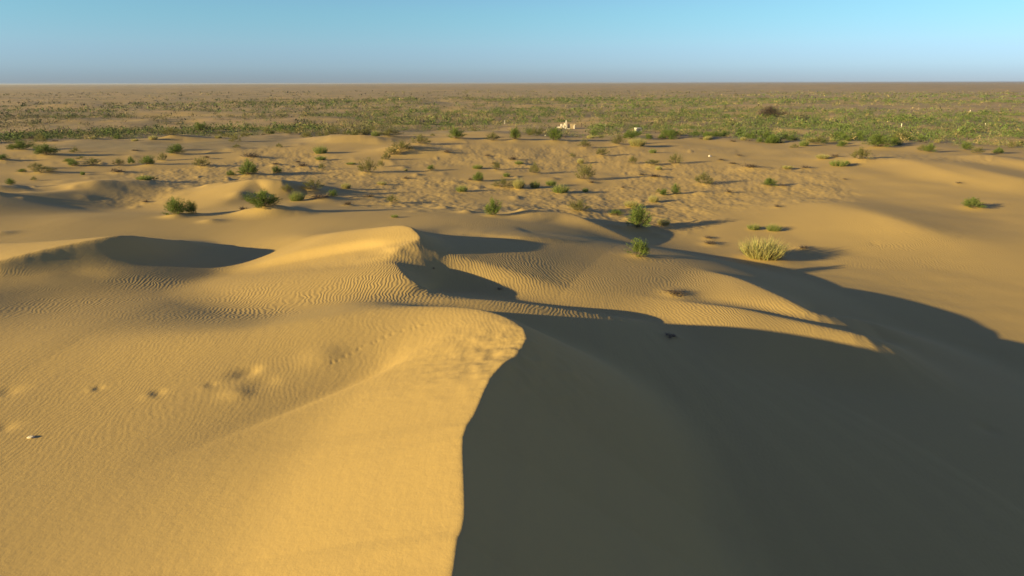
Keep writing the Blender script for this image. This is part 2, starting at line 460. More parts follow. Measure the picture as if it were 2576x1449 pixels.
# ------------------------------------------------------------------ plants: view window, foot x, foot y, width, height, kind, label
# kinds: G green shrub, O olive shrub, T green grass tuft, S straw-coloured clump, D dead brush, P purplish bush
WIN = {1: (0, 280, 2.415), 2: (950, 280, 2.415), 3: (1900, 280, 2.415), 4: (2840, 280, 2.415), 5: (2400, 780, 1.61), 6: (1200, 780, 1.61), 0: (0, 0, 1 / 1.49068)}
PLANTS = [
    (1, 200, 690, 170, 55, 'G', 'low green shrub with bare roots showing on a sand rise'),
    (1, 425, 738, 190, 70, 'G', 'wide dark green shrub with a long shadow across a sand hollow'),
    (1, 30, 778, 90, 34, 'G', 'low green shrub at the very edge of the picture on a grey sand bank'),
    (1, 1597, 724, 140, 64, 'G', 'round bright green shrub alone on smooth sand with a thin dark shadow'),
    (1, 1545, 560, 120, 55, 'O', 'olive round bush on the smooth dune crest just below the scrub edge'),
    (1, 1815, 522, 140, 62, 'G', 'leafy green bush at the scrub edge beside the olive crest bush'),
    (1, 320, 852, 90, 36, 'O', 'small olive shrub in the cluster of low plants behind the brown dune hump'),
    (1, 665, 828, 90, 42, 'G', 'small bright green shrub on the lit sand lip'),
    (1, 845, 826, 120, 48, 'O', 'spreading olive shrub on the lit sand lip next to a small green one'),
    (1, 1080, 824, 90, 46, 'O', 'pale olive shrub beginning the line of four plants on a low rise'),
    (1, 1190, 808, 62, 48, 'G', 'upright bright green shrub, second in the line of four plants'),
    (1, 1340, 822, 135, 62, 'G', 'broad mid green shrub, third in the line of four plants'),
    (1, 1475, 780, 72, 58, 'O', 'grey olive shrub ending the line of four plants on a low rise'),
    (1, 750, 908, 32, 38, 'T', 'single thin green sprout on open sand above the pointed dune'),
    (1, 1830, 838, 130, 66, 'O', 'olive green bush standing above a lit sand slope near the rooted mound'),
    (1, 2255, 912, 180, 100, 'G', 'large green bush growing over an eroded mound with exposed roots'),
    (1, 2090, 912, 84, 36, 'G', 'flat green shrub at the foot of the eroded root mound'),
    (1, 2280, 760, 180, 52, 'D', 'sprawling dead grey brush in a shaded dent of the dune'),
    (1, 1870, 766, 95, 26, 'D', 'thin dead twigs lying on sand behind the olive green bush'),
    (1, 1070, 892, 140, 42, 'D', 'dark dry bush stump on a small sand ridge above the pointed dune'),
    (1, 390, 892, 180, 36, 'O', 'long low grey olive shrub above a lit sand bank'),
    (1, 310, 958, 52, 24, 'O', 'tiny olive shrub on bare sand behind the brown dune hump'),
    (1, 95, 1000, 76, 38, 'G', 'green shrub on the lit strip behind the dark dune rim'),
    (1, 200, 888, 74, 22, 'G', 'flat dark green shrub by the edge of the low plant cluster'),
    (1, 1310, 958, 120, 44, 'T', 'light green grassy plant on the flank of the pointed dune'),
    (1, 1395, 960, 60, 24, 'O', 'small dark olive plant beside the light green grassy one'),
    (1, 1605, 1284, 215, 116, 'G', 'big rounded green shrub, larger of the joined pair on the dune shoulder'),
    (1, 1748, 1272, 115, 80, 'G', 'smaller darker green shrub joined to the big rounded one on the dune shoulder'),
    (1, 1320, 1162, 72, 30, 'D', 'small broken dead stump on a shaded dune flank'),
    (1, 2145, 668, 74, 26, 'O', 'small flat olive plant on smooth sand below the scrub edge'),
    (1, 1225, 694, 62, 18, 'D', 'thin line of dead sticks below the rounded dune crest'),
    (1, 500, 612, 66, 18, 'D', 'low dead twigs on the smooth upper sand sheet'),
    (1, 300, 592, 110, 26, 'D', 'cluster of dark dead tufts high on the upper sand sheet'),
    (1, 2205, 1230, 92, 40, 'D', 'dead grey brush on a lit mound beside the brightest green shrub'),
    (1, 735, 770, 66, 22, 'O', 'low olive plant behind the small bright green shrub on the lip'),
    (1, 620, 794, 62, 24, 'G', 'flat green plant in front of a grey sand bank'),
    (2, 88, 1220, 285, 128, 'G', 'brightest and bushiest green shrub, on a golden mound at a dune tip'),
    (2, 610, 714, 120, 78, 'T', 'tall bright green grassy bush with a shadow streak on open sand'),
    (2, 610, 774, 92, 38, 'T', 'short light green grass patch in front of the tall grassy bush'),
    (2, 1340, 694, 175, 72, 'O', 'dense olive bush on the crest of a shaded sand mound'),
    (2, 1256, 734, 130, 62, 'O', 'olive bush halfway down the lit side of the shaded mound'),
    (2, 1202, 774, 92, 54, 'O', 'lowest olive bush at the foot of the lit side of the shaded mound'),
    (2, 1042, 894, 152, 102, 'O', 'large round olive bush with dark base in the trampled sand'),
    (2, 1152, 838, 64, 54, 'O', 'small olive bush just behind the large round olive one'),
    (2, 216, 894, 92, 54, 'G', 'soft green bush among yellow sand hummocks'),
    (2, 622, 860, 62, 48, 'O', 'faint olive plant in open sand near brown brush heaps'),
    (2, 862, 542, 66, 28, 'G', 'small green bush at the scrub edge above the tracked slip face'),
    (2, 1110, 560, 86, 60, 'T', 'bright green upright bush at the scrub edge'),
    (2, 1235, 570, 230, 52, 'O', 'long low olive thicket at the scrub edge'),
    (2, 1512, 634, 172, 72, 'O', 'broad grey olive bush beyond the shaded mound'),
    (2, 1832, 584, 162, 78, 'G', 'broad green bush casting a shadow at the scrub edge'),
    (2, 2170, 602, 132, 60, 'O', 'olive thicket at the scrub edge in line with the tall pale pole'),
    (2, 2362, 596, 112, 78, 'G', 'soft green tall bush beside the olive thicket at the scrub edge'),
    (2, 2030, 852, 92, 44, 'T', 'light green grass patch behind the bright ball-shaped shrub'),
    (2, 2202, 864, 82, 66, 'O', 'grey olive upright bush with a side shadow on trampled sand'),
    (2, 1612, 868, 72, 38, 'G', 'small dark green bush on the brow of a trampled dip'),
    (2, 2036, 970, 114, 74, 'G', 'bright green ball-shaped shrub next to a dry brown tuft'),
    (2, 1964, 958, 56, 40, 'D', 'dry brown tuft pressed against the bright ball-shaped shrub'),
    (2, 1888, 1058, 104, 68, 'T', 'fresh green grassy bush on the smooth edge of trampled sand'),
    (2, 2275, 1024, 200, 62, 'O', 'low wide grey olive thicket below the ball-shaped shrub'),
    (2, 2400, 1040, 84, 72, 'S', 'straw and olive bush ending the low wide thicket'),
    (2, 842, 1034, 84, 58, 'S', 'straw olive tuft on the golden slope of the wide basin'),
    (2, 545, 1046, 172, 74, 'O', 'olive shrub sprawling over the rim of a shaded slip face'),
    (2, 396, 1146, 126, 98, 'T', 'tall green reed-like tuft in front of a dark slip face'),
    (2, 310, 1064, 112, 56, 'O', 'dim olive shrub inside the dark slip face'),
    (2, 726, 1118, 92, 56, 'G', 'green shrub among brown brush at the foot of the slip face'),
    (2, 1255, 1164, 122, 58, 'O', 'olive green shrub beside a dark undercut sand ledge'),
    (2, 2170, 1280, 156, 136, 'G', 'feathery upright green shrub alone on a golden mound'),
    (2, 1280, 1294, 64, 34, 'T', 'sparse thin grass blades on smooth rippled sand'),
    (2, 1382, 948, 84, 26, 'D', 'small purplish dead cushion in the trampled basin'),
    (2, 200, 820, 94, 26, 'D', 'flat grey dead brush on smooth sand near the hummocks'),
    (2, 402, 794, 62, 22, 'D', 'upper of two brown dead heaps with dark shadows'),
    (2, 452, 840, 124, 42, 'D', 'lower and wider of two brown dead heaps with dark shadows'),
    (2, 884, 814, 84, 22, 'T', 'low light green grass patch above the golden hummock'),
    (2, 2292, 924, 64, 46, 'T', 'thin green shoots with bare stems on trampled sand'),
    (2, 312, 540, 64, 26, 'O', 'small olive bush at the scrub edge over the first sand sheet'),
    (2, 482, 546, 84, 20, 'T', 'flat yellowish green grass on the sand crest before the slip face'),
    (2, 130, 540, 80, 50, 'O', 'olive bush at the scrub edge above smooth sand'),
    (2, 1752, 712, 94, 50, 'D', 'dark dead brush heap over a trampled hollow'),
    (2, 2122, 740, 82, 36, 'D', 'dark dead heap on a small lit rise in trampled sand'),
    (2, 2352, 778, 124, 50, 'D', 'brown dead brush on a rounded sand mound'),
    (2, 1165, 998, 90, 28, 'S', 'pale straw grass on the golden slope of the basin'),
    (2, 1382, 872, 34, 28, 'S', 'tiny straw grass sprig in the trampled basin'),
    (2, 850, 1186, 110, 50, 'D', 'clod of dry roots on an eroded golden mound'),
    (2, 1050, 1116, 120, 32, 'D', 'dark dry mat along an undercut sand ledge'),
    (2, 610, 1136, 250, 50, 'D', 'large brown mass of dead brush at the foot of the slip face'),
    (2, 2175, 810, 60, 20, 'D', 'short dead twigs between the heap and the straight olive bush'),
    (3, 252, 894, 114, 78, 'O', 'round brownish olive bush with a clear shadow on trampled sand'),
    (3, 705, 956, 165, 128, 'O', 'tall olive bush with green top and bare grey base'),
    (3, 592, 748, 64, 34, 'O', 'small olive plant below the dark notch in the sand sheet'),
    (3, 668, 804, 62, 52, 'S', 'thin straw tuft uphill from the tall grey-based bush'),
    (3, 1142, 806, 84, 58, 'O', 'olive straw bush with dark shadow on the far sand flat'),
    (3, 1530, 808, 114, 76, 'O', 'soft pale green bush on a grey sand flank'),
    (3, 1320, 824, 150, 36, 'O', 'low dim olive brush in a shaded strip'),
    (3, 1376, 862, 62, 40, 'S', 'straw tuft in front of the low dim brush'),
    (3, 110, 814, 74, 38, 'T', 'light green grass patch behind the round brownish bush'),
    (3, 112, 1034, 112, 92, 'S', 'tall straw and olive tuft in a group of grassy plants'),
    (3, 255, 1026, 92, 78, 'T', 'green grassy plant between the tall straw tuft and the vivid one'),
    (3, 402, 1004, 94, 58, 'T', 'vivid green grass tuft in the group of grassy plants'),
    (3, 486, 1070, 154, 88, 'T', 'wide green tuft with straw plumes, nearest of the grassy group'),
    (3, 712, 1064, 54, 48, 'T', 'small single green tuft with a slanting shadow'),
    (3, 1425, 1094, 74, 50, 'G', 'smaller of two dense bright green balls on open sand'),
    (3, 1526, 1084, 94, 74, 'G', 'larger of two dense bright green balls, with a dark shadow'),
    (3, 1375, 1074, 54, 42, 'O', 'dull olive sprig behind the two bright green balls'),
    (3, 1330, 1154, 94, 68, 'S', 'straw olive bush with a dark shadow streak'),
    (3, 1130, 1206, 134, 58, 'S', 'faint straw brush thinning out over golden sand'),
    (3, 650, 1240, 204, 84, 'O', 'wide olive bush on the rim of the dune field'),
    (3, 985, 1270, 134, 38, 'G', 'low green shrub behind the great feathery bush'),
    (3, 1180, 1398, 244, 168, 'G', 'greatest feathery green bush at the foot of a tracked slip face'),
    (3, 1420, 1366, 114, 64, 'S', 'straw bush with a deep shadow beside the greatest feathery bush'),
    (3, 1780, 994, 175, 84, 'O', 'green topped bush trailing grey dead branches'),
    (3, 1340, 940, 164, 36, 'D', 'row of dead grey stumps on the open flat'),
    (3, 1222, 912, 92, 22, 'D', 'pale dead twigs ahead of the row of stumps'),
    (3, 2010, 1078, 84, 40, 'D', 'dry brown upright twigs on golden sand'),
    (3, 1050, 1034, 54, 24, 'D', 'black dead stump alone on open sand'),
    (3, 2040, 814, 84, 26, 'D', 'dead brown tuft on the far golden sand'),
    (3, 1940, 780, 82, 20, 'D', 'thin dead tuft near the small white block'),
    (3, 2102, 738, 64, 22, 'D', 'purplish dead tuft close to the scrub edge'),
    (3, 2200, 856, 200, 40, 'D', 'long low dead brush along a sand flank'),
    (3, 430, 604, 154, 92, 'G', 'dark leafy green bush below the white ruin'),
    (3, 80, 594, 114, 82, 'O', 'tall olive bush at the scrub edge on the side away from the well'),
    (3, 205, 542, 84, 46, 'G', 'bright green low bush between ruin and sand edge'),
    (3, 700, 664, 124, 62, 'O', 'olive bush over the dark notch in the sand sheet'),
    (3, 862, 738, 124, 58, 'O', 'olive brown bush at the mouth of the dark notch'),
    (3, 1010, 636, 124, 82, 'O', 'big grey olive bush at the scrub edge below the well'),
    (3, 1182, 654, 154, 82, 'S', 'straw yellow and green clump at the scrub edge below the well'),
    (3, 1322, 710, 64, 46, 'T', 'fresh green tuft on the first sand past the scrub'),
    (3, 770, 984, 80, 28, 'D', 'dead twigs trailing from the foot of the grey-based bush'),
    (4, 1090, 666, 204, 78, 'G', 'broad rich green bush where the scrub meets smooth dunes'),
    (4, 1560, 706, 94, 58, 'G', 'green bush pair on smooth sand, fuller of the two'),
    (4, 1490, 694, 84, 40, 'O', 'green bush pair on smooth sand, paler of the two'),
    (4, 1890, 682, 84, 46, 'G', 'dark green compact bush past the green pair'),
    (4, 1990, 718, 84, 42, 'O', 'olive low bush past the dark compact bush'),
    (4, 2180, 716, 82, 36, 'G', 'small green bush farthest along the smooth dune crest'),
    (4, 930, 776, 152, 80, 'O', 'dark olive round bush alone on the smooth dune crest'),
    (4, 735, 830, 140, 60, 'T', 'light green grassy bush below the dark olive round bush'),
    (4, 812, 824, 54, 28, 'G', 'small green side tuft of the light grassy bush'),
    (4, 110, 1008, 124, 52, 'G', 'low green shrub with a dry trailing branch on golden sand'),
    (4, 235, 1012, 80, 22, 'D', 'dry branch trailing from the low green shrub'),
    (4, 1945, 1212, 165, 60, 'G', 'solitary low green shrub on the wide smooth slope'),
    (4, 590, 766, 104, 40, 'S', 'straw tuft with dead stalks on grey sand'),
    (4, 700, 750, 94, 38, 'D', 'dead brown brush next to the straw tuft on grey sand'),
    (4, 270, 858, 94, 28, 'S', 'pale straw tuft on the golden flat'),
    (4, 430, 852, 110, 30, 'D', 'dead driftwood-like twigs on the golden flat'),
    (4, 180, 1202, 74, 26, 'D', 'black dead stump on rippled golden sand'),
    (4, 1300, 604, 144, 62, 'O', 'rounded olive bush behind the broad rich green bush'),
    (4, 2385, 644, 84, 34, 'O', 'olive shrub at the far end of the scrub edge'),
    (4, 550, 634, 154, 52, 'O', 'low grey olive bush in the frayed scrub edge'),
    (4, 420, 648, 74, 62, 'T', 'upright yellow green tuft in the frayed scrub edge'),
    (4, 118, 392, 210, 72, 'P', 'large purplish brown round bush standing out in the scrub'),
    (4, 1822, 988, 60, 20, 'D', 'tiny dead tuft in a bright dune trough'),
    (4, 790, 950, 54, 16, 'D', 'tiny pale tuft on the smooth grey slope'),
    (5, 685, 130, 72, 38, 'T', 'first of two short bright green tufts, squarer and denser'),
    (5, 805, 137, 86, 42, 'T', 'second of two short bright green tufts, with a shadow'),
    (5, 740, 312, 256, 122, 'S', 'huge straw-gold grass clump with plumes and a dark shadow'),
    (5, 985, 248, 80, 24, 'D', 'dark dead twigs in the shadow of the huge straw clump'),
    (5, 425, 222, 100, 24, 'D', 'black twisted dead wood on the trampled flat'),
    (5, 410, 186, 64, 22, 'D', 'short dark dead wood uphill from the twisted piece'),
    (5, 215, 530, 170, 26, 'D', 'forked dead branch lying across rippled sand'),
    (5, 180, 778, 100, 18, 'D', 'flat dark twigs lying in the great dune shadow'),
    (6, 1920, 292, 130, 88, 'G', 'deep green leaning shrub at the tip of a dune shadow'),
    (6, 1085, 492, 50, 12, 'D', 'small dark twig curl in the shaded sand bowl'),
    (6, 685, 366, 26, 12, 'D', 'single pale stick on the rim of the shaded bowl'),
]


def win_to_view(k, zx, zy):
    x0, y0, sc = WIN[k]
    return (x0 + zx / sc) / 1.49068, (y0 + zy / sc) / 1.49068


_pv = np.array([win_to_view(p[0], p[1], p[2]) for p in PLANTS])
PX, PY, PT = hit(_pv[:, 0], _pv[:, 1])
PDIST = np.sqrt(PT ** 2 + CAM_H ** 2)
PW = np.array([p[3] / WIN[p[0]][2] for p in PLANTS]) / 1.49068 / F_D * PDIST
PH = np.array([p[4] / WIN[p[0]][2] for p in PLANTS]) / 1.49068 / F_D * PDIST
MOUNDS = []
for (k, zx, zy, ww, hh, kd, lab), x, y, wd in zip(PLANTS, PX, PY, PW):
    MOUNDS.append((x + .12 * wd, y + .1, max(.55 * wd, .4), .09 * wd if kd in 'GOSP' else (.05 * wd if kd == 'T' else .11 * wd)))
HOLLOWS = []
for px, py, rr, dd in [(612, 938, .32, .12), (635, 930, .22, .08), (650, 966, .4, .05), (675, 958, .3, .04), (588, 990, .35, -.07), (610, 994, .25, -.05), (395, 988, .2, .08), (375, 996, .2, -.05), (246, 977, .14, .07), (232, 981, .15, -.04),
                       (530, 968, .16, .05), (515, 975, .2, -.03), (20, 985, .3, .08), (10, 1077, .25, .08), (190, 688, .8, .1), (240, 692, .7, .06), (812, 897, .6, -.12), (2480, 1077, .4, .14),
                       (2200, 612, .3, .1), (1100, 640, .3, -.06)]:
    hx, hy, _ = hit(px, py)
    HOLLOWS.append((float(hx[0]), float(hy[0]), rr, dd * .5))
# a line of animal tracks over the big dune
for i, (px, py) in enumerate([(1048, 822), (1036, 826), (1012, 832), (985, 841), (968, 848), (950, 859), (938, 862), (914, 871), (902, 877), (884, 890), (868, 897), (850, 909), (836, 914), (1068, 815)]):
    hx, hy, _ = hit(px, py)
    HOLLOWS.append((float(hx[0]), float(hy[0]), .055, .017))
# eroded hummocks and scarps among the plants
_hr = np.random.default_rng(21)
for i in range(200):
    a = math.radians(_hr.uniform(-38, 16)); R = math.sqrt(_hr.uniform(55 ** 2, 135 ** 2))
    MOUNDS.append((R * math.sin(a), R * math.cos(a), _hr.uniform(.25, .9), _hr.uniform(.05, .22)))


def micro(x, y, z):
    """small relief on the broad form; returns height and material masks"""
    R = np.hypot(x, y)
    eps = .25
    masks = {}
    for mx, my, mr, mh in MOUNDS:
        i = np.nonzero((np.abs(x - mx) < 3 * mr) & (np.abs(y - my) < 3 * mr))[0]
        z[i] += mh * np.exp(-(((x[i] - mx) ** 2 + (y[i] - my) ** 2) / mr ** 2))
    for hx, hy, hr, hd in HOLLOWS:
        i = np.nonzero((np.abs(x - hx) < 3 * hr) & (np.abs(y - hy) < 3 * hr))[0]
        z[i] -= hd * np.exp(-(((x[i] - hx) ** 2 + (y[i] - hy) ** 2) / hr ** 2))
    z += .05 * fbm(x, y, .55, 2, 21.0) * np.exp(-((x - .1) ** 2 + (y - 17.6) ** 2) / 6.5)
    tr = sstep(52, 62, y) * (1 - sstep(118, 140, R)) * sstep(-.05, .25, fbm(x, y, 26, 2, 6.0) + .22 * sstep(-30, 5, x) - .35 * sstep(28, 50, x) * sstep(-110, -60, -y))
    z += tr * (fbm(x, y, .9, 2, 7.0) * .06 + fbm(x, y, 3.2, 2, 8.0) * .12)
    scrub = sstep(-.12, .12, (R - 148 + fbm(x, y, 40, 3, 9.0) * 40 + 12 * sstep(0, -80, x)) / 90)
    # bare sand still shows through in the scrub country
    bare = sstep(.10, .32, fbm(x, y, 38, 3, 10.0)) * (1 - sstep(350, 700, R))
    scrub = scrub * (1 - .85 * bare)
    return z, tr, scrub


# where the wind has left clear ripples: view x, y, height there, half widths across and away (m), strength
RIPPLED = [(1000, 735, 3.2, 3.2, 4.0, 1.3), (700, 795, 2.7, 3.8, 4.0, 1.1), (1400, 785, 2.9, 3.0, 2.2, 1.3), (1420, 705, 2.4, 4.5, 3.0, 1.0), (130, 770, 3.0, 3.5, 3.0, .8), (100, 690, 3.2, 3, 2, .5),
           (360, 700, 2.9, 1.8, 1.4, 1.2), (1650, 700, 1.9, 5, 4, .75), (1850, 815, 2.0, 4, 2.5, .9), (1200, 560, 2.5, 6, 5, .6), (1130, 655, 3.4, 3, 2.5, .7), (400, 510, 1.0, 6, 5, 1.0),
           (2250, 620, 0, 11, 9, 1.0), (2000, 700, 0, 9, 6, .7), (2400, 480, .6, 12, 12, .6), (400, 900, 3.7, 5, 3, .5), (850, 960, 3.8, 1.6, 1.2, .6), (300, 560, 2, 7, 5, .4)]


def build_ground():
    fov = math.radians(47)
    th = np.concatenate([np.linspace(-fov, fov, 1080), np.linspace(fov, 2 * math.pi - fov, 90)[1:-1]])
    dep = np.radians(np.linspace(62, 2.2, 680))
    r = 12.0 / np.tan(dep)
    r = np.concatenate([[.4, 2, 4, 5.5], r, np.geomspace(r[-1] * 1.01, 40000, 130)])
    Rg, T = np.meshgrid(r, th, indexing='ij')
    x = (Rg * np.sin(T)).ravel(); y = (Rg * np.cos(T)).ravel()
    z = form(x, y)
    # slope of the broad form decides where ripples lie (not on slip faces)
    n0, n1 = Rg.shape
    Z = z.reshape(n0, n1)
    dr = np.gradient(Z, axis=0) / np.gradient(Rg, axis=0)
    dt = np.gradient(Z, axis=1) / (np.gradient(T, axis=1) * Rg + 1e-6)
    slope = np.hypot(dr, dt).ravel()
    R = Rg.ravel()
    z, tr, scrub = micro(x, y, z)
    rp = (1 - sstep(.36, .5, slope)) * (.3 + .7 * sstep(22, 31, R)) * sstep(15, 20, R) * (1 - sstep(60, 90, R)) * (1 - tr)
    pat = np.full(len(x), .22)
    for px, py, pz, rx, ry, am in RIPPLED:
        cx, cy = at_z(px, py, pz)
        pat = np.maximum(pat, am * np.exp(-((x - cx) / rx) ** 2 - ((y - cy) / ry) ** 2))
    rp *= pat * (.55 + .45 * sstep(-.3, .25, fbm(x, y, 5, 2, 12.0)))
    rp = np.maximum(rp, .18 * (1 - sstep(.36, .5, slope)) * (1 - scrub) * (1 - sstep(90, 120, R)) * sstep(14, 20, R))
    verts = np.stack([x, y, z], 1)
    verts = np.vstack([verts, [0, 0, z[:n1].mean()]])
    i, j = np.meshgrid(np.arange(n0 - 1), np.arange(n1), indexing='ij')
    j2 = (j + 1) % n1
    q = np.stack([i * n1 + j, i * n1 + j2, (i + 1) * n1 + j2, (i + 1) * n1 + j], -1).reshape(-1, 4)
    q = q[:, ::-1]
    jj = np.arange(n1)
    cap = np.stack([np.full(n1, len(verts) - 1), (jj + 1) % n1, jj], 1)
    me = mesh_from(verts, [q, cap], 'ground')
    for nm, a in (('ripple', rp), ('scrub', scrub), ('tramp', tr)):
        at = me.attributes.new(nm, 'FLOAT', 'POINT')
        at.data.foreach_set('value', np.append(a, 0).astype(np.float32))
    me.materials.append(m_sand)
    me.polygons.foreach_set('use_smooth', np.ones(len(me.polygons), bool))
    o = bpy.data.objects.new('ground', me)
    COL.objects.link(o)
    o['kind'] = 'structure'
    return o


def mesh_from(verts, face_sets, name):
    me = bpy.data.meshes.new(name)
    me.vertices.add(len(verts))
    me.vertices.foreach_set('co', np.asarray(verts, np.float32).ravel())
    idx = np.concatenate([np.asarray(f).ravel() for f in face_sets]).astype(np.int32)
    tot = np.concatenate([np.full(len(f), np.asarray(f).shape[1]) for f in face_sets]).astype(np.int32)
    st = np.concatenate([[0], np.cumsum(tot)[:-1]]).astype(np.int32)
    me.loops.add(len(idx))
    me.loops.foreach_set('vertex_index', idx)
    me.polygons.add(len(tot))
    me.polygons.foreach_set('loop_start', st)
    me.update(calc_edges=True)
    return me


ground = build_ground()


# ------------------------------------------------------------------ where things stand
def ground_z(x, y):
    x = np.atleast_1d(np.asarray(x, float)); y = np.atleast_1d(np.asarray(y, float))
    z, _, _ = micro(x, y, form(x, y))
    return z


# ------------------------------------------------------------------ plant materials
def leaf_mat(name, c1, c2, trans=.3, c3=None):
    """leaf colour varies from plant to plant and from twig to twig"""
    m, n, b = new_mat(name)
    oi = nd(n, 'ShaderNodeObjectInfo')
    geo = nd(n, 'ShaderNodeNewGeometry')
    f = mth(n, 'ADD', mth(n, 'MULTIPLY', oi.outputs['Random'], .5), mth(n, 'MULTIPLY', geo.outputs['Random Per Island'], .5))
    col = mixc(n, f, c1, c2)
    if c3:
        g2 = ramp(n, geo.outputs['Random Per Island'], .72, .80)
        col = mixc(n, g2, col, c3)
    n.links.new(col, b.inputs['Base Color'])
    tr = nd(n, 'ShaderNodeBsdfTranslucent')
    n.links.new(col, tr.inputs[0])
    mx = nd(n, 'ShaderNodeMixShader')
    mx.inputs[0].default_value = trans
    n.links.new(b.outputs[0], mx.inputs[1]); n.links.new(tr.outputs[0], mx.inputs[2])
    out = [q for q in n.nodes if q.type == 'OUTPUT_MATERIAL'][0]
    n.links.new(mx.outputs[0], out.inputs[0])
    return m


M = {
    'G': leaf_mat('green_leaf', (.115, .165, .028), (.20, .245, .055)),
    'O': leaf_mat('olive_leaf', (.15, .15, .042), (.25, .23, .08)),
    'T': leaf_mat('grass_blade', (.14, .21, .036), (.24, .28, .075), .35, (.40, .33, .13)),
    'S': leaf_mat('straw_blade', (.42, .36, .13), (.56, .47, .19), .35, (.28, .30, .09)),
    'D': leaf_mat('dead_twig', (.10, .075, .05), (.20, .15, .10), .05),
    'P': leaf_mat('purplish_twig', (.085, .06, .045), (.13, .095, .065), .15),
}
m_stem = leaf_mat('woody_stem', (.10, .08, .05), (.19, .15, .10), 0.0)


def blades(p0, p1, wid, bend, rng):
    """tapering, slightly bent blades: 5 points and 2 faces each"""
    p0 = np.asarray(p0); p1 = np.asarray(p1)
    n = len(p0)
    d = p1 - p0
    ln = np.linalg.norm(d, axis=1, keepdims=True) + 1e-6
    rnd = rng.normal(size=(n, 3))
    side = np.cross(d, rnd); side /= np.linalg.norm(side, axis=1, keepdims=True) + 1e-6
    nrm = np.cross(side, d / ln)
    mid = p0 + d * .5 + nrm * bend[:, None] * ln
    wv = side * (wid[:, None] * .5)
    v = np.stack([p0 - wv * .7, p0 + wv * .7, mid + wv, mid - wv, p1], 1).reshape(-1, 3)
    base = np.arange(n)[:, None] * 5
    q = base + np.array([[0, 1, 2, 3]]); t = base + np.array([[3, 2, 4]])
    return v, q, t


def mesh_of(name, parts, mat):
    vs, qs, ts, off = [], [], [], 0
    for v, q, t in parts:
        vs.append(v); qs.append(q + off); ts.append(t + off); off += len(v)
    me = mesh_from(np.concatenate(vs), [np.concatenate(qs), np.concatenate(ts)], name)
    me.materials.append(mat)
    return me


def sphere_dirs(n, lo, hi, rng):
    az = rng.uniform(0, 2 * np.pi, n); el = np.radians(rng.uniform(lo, hi, n))
    return np.stack([np.cos(az) * np.cos(el), np.sin(az) * np.cos(el), np.sin(el)], 1)


def proto_shrub(kind, seed, feathery=1.0):
    """unit plant: 1 wide, 1 high; returns (foliage mesh, stem mesh)"""
    rng = np.random.default_rng(seed)
    ns = 60 if kind in 'GP' else 48
    d = sphere_dirs(ns, 8, 88, rng)
    lob = 1 + .16 * np.sin(np.arctan2(d[:, 1], d[:, 0]) * rng.integers(2, 4) + rng.uniform(0, 6)) + rng.normal(0, .07, ns)
    tip = d * np.array([.5, .5, .98]) * np.clip(lob, .55, 1.25)[:, None]
    root = np.column_stack([rng.normal(0, .06, (ns, 2)), np.full(ns, -.05)])
    root[:, :2] += d[:, :2] * .08
    stems = blades(root, tip * .85 + root * .15, np.full(ns, .012), rng.uniform(-.1, .1, ns), rng)
    P0, P1 = [], []
    k = 56 if kind in 'GP' else 42
    for i in range(ns):
        u = rng.uniform(.32 if kind in 'GP' else .45, 1.0, k)
        a = root[i] + (tip[i] - root[i]) * u[:, None] + rng.normal(0, .035, (k, 3))
        dirv = d[i] * .75 + rng.normal(0, .5, (k, 3)) + np.array([0, 0, .38])
        dirv /= np.linalg.norm(dirv, axis=1, keepdims=True)
        P0.append(a); P1.append(a + dirv * rng.uniform(.05, .125, (k, 1)))
    P0 = np.concatenate(P0); P1 = np.concatenate(P1)
    P0[:, 2] = np.maximum(P0[:, 2], .0)
    P1[:, 2] = np.maximum(P1[:, 2], .02)
    n = len(P0)
    fol = blades(P0, P1, rng.uniform(.008, .017, n), rng.uniform(-.12, .12, n), rng)
    return mesh_of('foliage', [fol], M[kind]), mesh_of('stems', [stems], m_stem)


def proto_tuft(kind, seed):
    rng = np.random.default_rng(seed)
    n = 1100 if kind == 'S' else 650
    r = np.sqrt(rng.uniform(0, 1, n)) * .30; az = rng.uniform(0, 2 * np.pi, n)
    p0 = np.column_stack([r * np.cos(az), r * np.sin(az), np.full(n, -.04)])
    lean = (r / .30) * .55 + rng.normal(0, .16, n)
    hgt = rng.uniform(.45, 1.0, n) * (1 - .35 * (r / .3) ** 2)
    p1 = p0 + np.column_stack([np.cos(az) * lean * hgt * .55, np.sin(az) * lean * hgt * .55, hgt])
    out = blades(p0, p1, rng.uniform(.005, .011, n) * (1 if kind == 'S' else 1.3), rng.uniform(-.14, .14, n), rng)
    # a few plumed stalks above the blades
    m = 26
    r = np.sqrt(rng.uniform(0, 1, m)) * .2; az = rng.uniform(0, 2 * np.pi, m)
    q0 = np.column_stack([r * np.cos(az), r * np.sin(az), np.full(m, .3)])
    q1 = q0 + np.column_stack([np.cos(az) * .1 + rng.normal(0, .05, m), np.sin(az) * .1 + rng.normal(0, .05, m), rng.uniform(.45, .8, m)])
    pl = blades(q0, q1, rng.uniform(.005, .009, m), rng.uniform(-.06, .06, m), rng)
    return mesh_of('blades', [out], M[kind]), mesh_of('stalks', [pl], M['S'])


